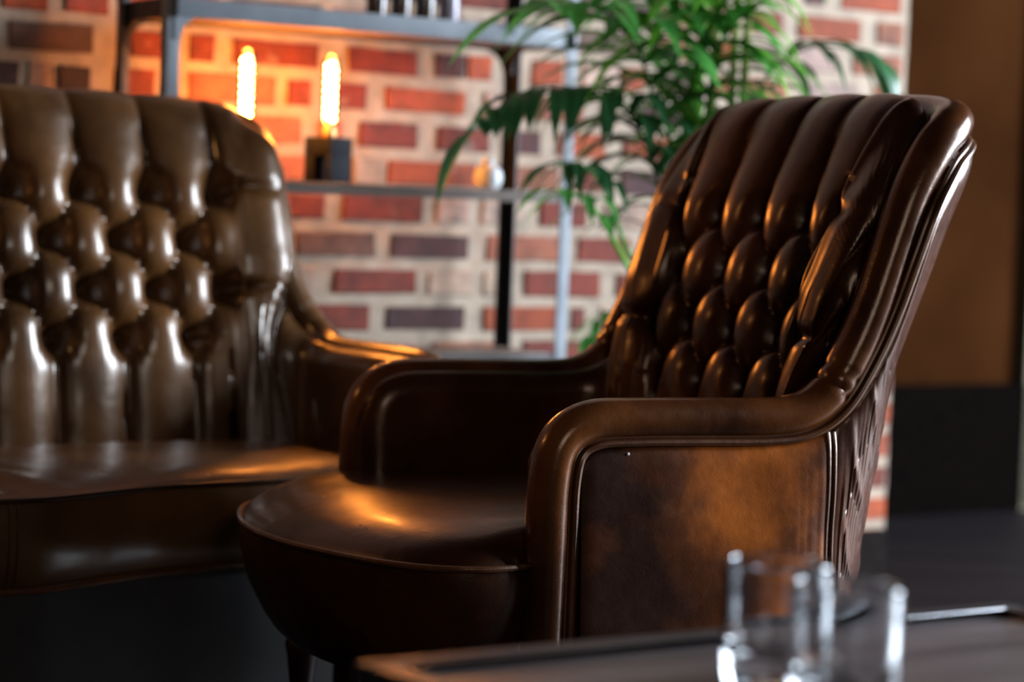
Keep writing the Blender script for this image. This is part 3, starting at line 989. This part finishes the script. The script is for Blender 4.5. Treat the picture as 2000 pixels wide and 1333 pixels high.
gusset(-.770, .302, 1, 0, M['steel'], .042); gusset(.108, .302, -1, 0, M['steel'], .03)
gusset(-.770, .083, 1, 0, M['steel_dark'], .05); gusset(.103, .083, -1, 0, M['steel_dark'], .055)
gusset(-.768, .09, 0, -1, M['steel_dark'], .05); gusset(.101, .09, 0, -1, M['steel_dark'], .05)
for z_, nm in ((1.196, 'shelf'), (.884, 'shelf'), (.560, 'shelf'), (.22, 'shelf')):
    mb = MB(); mb.box((0, 0, z_ + (0 if z_ > 1 else 0)), (.846, .190, .019), bev=.002); mb.build(nm, M['shelf_wood'], rack)
    if z_ < 1:
        mb = MB()
        for s in (1, -1): mb.box((0, s * .098, z_ - .002), (.872, .004, .019))
        mb.build('shelf_bracket', M['shelf_wood'] if z_ > .8 else M['steel_dark'], rack)
SZ = .8945


def cube_lamp(t, n, label, tilt=0.):
    p = WP(t, n, SZ)
    r = thing('cube_lamp', label, 'lamp', p, math.radians(-35), 'cube lamps on the middle shelf')
    s = .088; wd = .066
    mb = MB()
    # block with a slot cut through its foot
    mb.box((-wd / 2 + .012, 0, s * .30), (.024, wd, s * .60), bev=.001)
    mb.box((wd / 2 - .006, 0, s * .30), (.012, wd, s * .60), bev=.001)
    mb.box((0, 0, s * .80), (wd, wd, s * .40), bev=.001)
    mb.build('block', M['concrete'], r)
    mb = MB(); mb.lathe([(.013, s), (.014, s + .004), (.012, s + .018), (.010, s + .022)], n=20); mb.build('socket', M['brass'], r)
    mb = MB()
    pr = [(.009, s + .02), (.012, s + .03), (.0155, s + .045), (.016, s + .06), (.016, s + .135), (.0145, s + .148), (.009, s + .157), (0, s + .160)]
    mb.lathe([(a, b) for a, b, _ in catmull([(a, b, 0) for a, b in pr], 3)], n=24)
    b = mb.build('bulb', M['bulb_glass'], r)
    mb = MB()
    z0, z1 = s + .034, s + .142
    pts = []
    for k in range(110):
        q = k / 109; a = q * math.pi * 2 * 7
        pts.append((.0068 * math.cos(a), .0068 * math.sin(a), z0 + (z1 - z0) * q))
    mb.tube(pts, .0044, 8)
    mb.build('filament', M['filament'], b)
    return r


cube_lamp(-.380, .19, 'dark cube lamp with a glowing tube bulb, whole block seen right of the sofa back')
cube_lamp(-.562, .19, 'dark cube lamp with a glowing tube bulb, its block hidden behind the sofa back')
# small white vase
mb = MB()
mb.lathe([(a, b) for a, b, _ in catmull([(0, 0, 0), (.018, 0, 0), (.026, .008, 0), (.029, .022, 0), (.025, .038, 0), (.013, .048, 0), (.011, .054, 0), (.014, .060, 0), (.010, .059, 0), (.009, .05, 0)], 4)], n=28)
va = mb.build('vase', M['ceramic']); va.location = WP(-.052, .255, SZ + .001)
tag(va, 'small round white vase standing on the middle shelf of the rack', 'vase')
# bottles on the top shelf
for k, (t_, mm, lb) in enumerate([(-.31, 'bottle', 'leftmost of the small bottles on the top shelf'), (-.255, 'bottle', 'second small bottle from the left on the top shelf'), (-.20, 'bottle', 'third small bottle from the left on the top shelf'), (-.145, 'bottle2', 'pale lilac bottle at the right end of the top shelf row')]):
    mb = MB()
    mb.lathe([(a, b) for a, b, _ in catmull([(0, 0, 0), (.018, 0, 0), (.020, .004, 0), (.020, .07, 0), (.016, .085, 0), (.008, .10, 0), (.008, .125, 0), (0, .126, 0)], 3)], n=20)
    o = mb.build('bottle', M[mm]); o.location = WP(t_, .235, 1.2080); tag(o, lb, 'bottle', 'bottles on the top shelf')

# ------------------------------------------------------------------ palm
palm = thing('potted_palm', 'green palm with drooping fronds in a pot behind the armchair', 'plant', (.31, 4.62, 0))
PO = Vector((.31, 4.62, 0))
mb = MB(); mb.lathe([(0, 0), (.11, 0), (.12, .01), (.155, .27), (.162, .28), (.162, .30), (.148, .30), (.146, .262)], n=36); mb.build('pot', M['pot'], palm)
mb = MB(); mb.lathe([(0, .268), (.08, .272), (.1475, .264)], n=30); mb.build('soil', M['soil'], palm)


def leaflet(mb, p, d, L, wd, droop, side, mi=0):
    """blade from p heading along d, bending down"""
    n = 9; V = []; pos = Vector(p); dr = Vector(d).normalized()
    up = Vector((0, 0, 1))
    for k in range(n):
        q = k / (n - 1)
        wv = wd * (math.sin(math.pi * min(1, q * .9 + .1)) ** .7) * (1 - q ** 4 * .9)
        s = dr.cross(up)
        if s.length < .05: s = Vector(side)
        s.normalize(); nrm = s.cross(dr).normalized()
        V += [pos - s * wv / 2 + nrm * wv * .12, pos.copy(), pos + s * wv / 2 + nrm * wv * .12]
        pos = pos + dr * (L / (n - 1))
        dr = (dr + Vector((0, 0, -1)) * droop / (n - 1)).normalized()
    F = []
    for k in range(n - 1):
        a = 3 * k; F += [(a, a + 1, a + 4, a + 3), (a + 1, a + 2, a + 5, a + 4)]
    mb.add(V, F, mi)


def frond(pts, mat, start=.45, nl=14, L=.2, wd=.022, droop=1.6, spread=.9, r0=.006, seed=1, stemmat=None):
    rg = random.Random(seed)
    base = Vector((PO.x + rg.uniform(-.04, .04), PO.y + rg.uniform(-.04, .04), .262))
    P = [tuple(base)] + list(pts)
    C = resample(catmull(P, 8), 70)
    mb = MB()
    mb.tube([Vector(c) - PO for c in C], [r0 * (1 - .75 * i / 69) for i in range(70)], 8, mi=1)
    for k in range(nl):
        q = start + (1 - start) * (k + .5) / nl
        i = int(q * 69); i = min(i, 68)
        p = Vector(C[i]) - PO; t = (Vector(C[i + 1]) - Vector(C[i - 1])).normalized()
        s = t.cross(Vector((0, 0, 1)))
        if s.length < .1: s = Vector((1, 0, 0))
        s.normalize()
        f = math.sin(math.pi * min(1, .25 + .75 * (k + .5) / nl)) ** .5
        for sg in (1, -1):
            d = (t * (1 - spread * .55) + s * sg * spread + Vector((0, 0, .25)) + Vector([rg.uniform(-.15, .15) for _ in range(3)])).normalized()
            leaflet(mb, p, d, L * f * rg.uniform(.8, 1.15), wd * rg.uniform(.8, 1.15), droop * rg.uniform(.8, 1.2), s)
    leaflet(mb, Vector(C[-1]) - PO, (Vector(C[-1]) - Vector(C[-3])), L * .8, wd, droop * .6, (1, 0, 0))
    o = mb.build('frond', None, palm, mats=[mat, stemmat or mat])
    return o


frond([(0.319, 4.62, 0.722), (0.284, 4.6, 0.858), (0.241, 4.55, 0.981), (0.192, 4.5, 1.05), (0.123, 4.45, 1.076), (0.048, 4.4, 1.073), (-0.034, 4.35, 1.045), (-0.085, 4.3, 0.995)], M['leaf_dark'], .50, 17, .21, .034, 2.8, .7, seed=3)
frond([(0.336, 4.65, 0.722), (0.297, 4.65, 0.878), (0.261, 4.6, 1.022), (0.222, 4.5, 1.141), (0.163, 4.4, 1.206), (0.095, 4.3, 1.225), (0.023, 4.25, 1.212)], M['leaf_mid'], .56, 12, .27, .052, 1.7, .9, seed=4)
frond([(0.322, 4.6, 0.723), (0.312, 4.6, 0.956), (0.319, 4.58, 1.072), (0.33, 4.5, 1.173), (0.356, 4.4, 1.241), (0.391, 4.3, 1.289)], M['leaf_bright'], .55, 14, .30, .050, 2.2, .8, r0=.017, seed=5)
frond([(0.374, 4.7, 0.721), (0.406, 4.72, 0.951), (0.462, 4.75, 1.104), (0.519, 4.75, 1.174), (0.588, 4.75, 1.2), (0.669, 4.75, 1.181), (0.716, 4.75, 1.133), (0.744, 4.75, 1.08)], M['leaf_dark'], .60, 8, .19, .036, 2.8, .5, seed=6)
frond([(0.263, 4.55, 0.665), (0.209, 4.5, 0.761), (0.156, 4.45, 0.845), (0.116, 4.4, 0.885), (0.068, 4.35, 0.896)], M['leaf_mid'], .80, 4, .15, .022, 2.4, .8, r0=.010, seed=7, stemmat=M['leaf_bright'])
frond([(0.256, 4.6, 0.681), (0.205, 4.55, 0.798), (0.162, 4.5, 0.897), (0.119, 4.45, 0.942), (0.067, 4.4, 0.942)], M['leaf_dark'], .82, 5, .15, .024, 2.6, .8, r0=.009, seed=8, stemmat=M['leaf_mid'])
frond([(0.268, 4.7, 0.627), (0.214, 4.75, 0.663), (0.166, 4.8, 0.644), (0.143, 4.8, 0.586)], M['leaf_mid'], .8, 3, .10, .02, 2.2, .6, r0=.004, seed=9)
frond([(0.418, 4.5, 0.883), (0.477, 4.5, 1.036), (0.542, 4.5, 1.076), (0.617, 4.5, 1.088), (0.685, 4.5, 1.068)], M['leaf_mid'], .72, 6, .11, .02, 1.4, .8, r0=.004, seed=10)
frond([(0.337, 4.6, 0.724), (0.331, 4.6, 0.976), (0.311, 4.55, 1.147), (0.27, 4.5, 1.237), (0.188, 4.4, 1.272)], M['leaf_mid'], .58, 11, .28, .050, 1.9, .9, r0=.008, seed=11)
frond([(0.30, 4.66, 0.75), (0.29, 4.68, 0.95), (0.275, 4.70, 1.12), (0.24, 4.72, 1.22), (.17, 4.74, 1.25)], M['leaf_dark'], .5, 13, .26, .044, 2.2, .8, r0=.006, seed=12)
frond([(0.340, 4.58, 0.723), (0.345, 4.56, 0.956), (0.352, 4.52, 1.10), (0.375, 4.47, 1.20), (0.43, 4.40, 1.25)], M['leaf_mid'], .55, 12, .22, .042, 2.0, .8, r0=.012, seed=21, stemmat=M['leaf_bright'])
for (x, y, z1, m_) in ((.372, 4.72, 1.25, 'cane'), (.413, 4.74, 1.28, 'cane'), (.432, 4.70, 1.25, 'cane'), (.345, 4.70, 1.30, 'leaf_bright')):
    mb = MB(); pts = resample(catmull([(x * .5 + .155 - PO.x, y * .5 + 2.31 - PO.y, .262), (x * .9 + .031 - PO.x, y - PO.y, .72), (x - PO.x, y - PO.y, z1), (x + .01 - PO.x, y - PO.y, z1 + .25)], 8), 30)
    mb.tube(pts, .0085, 8); mb.build('stem', M[m_], palm)
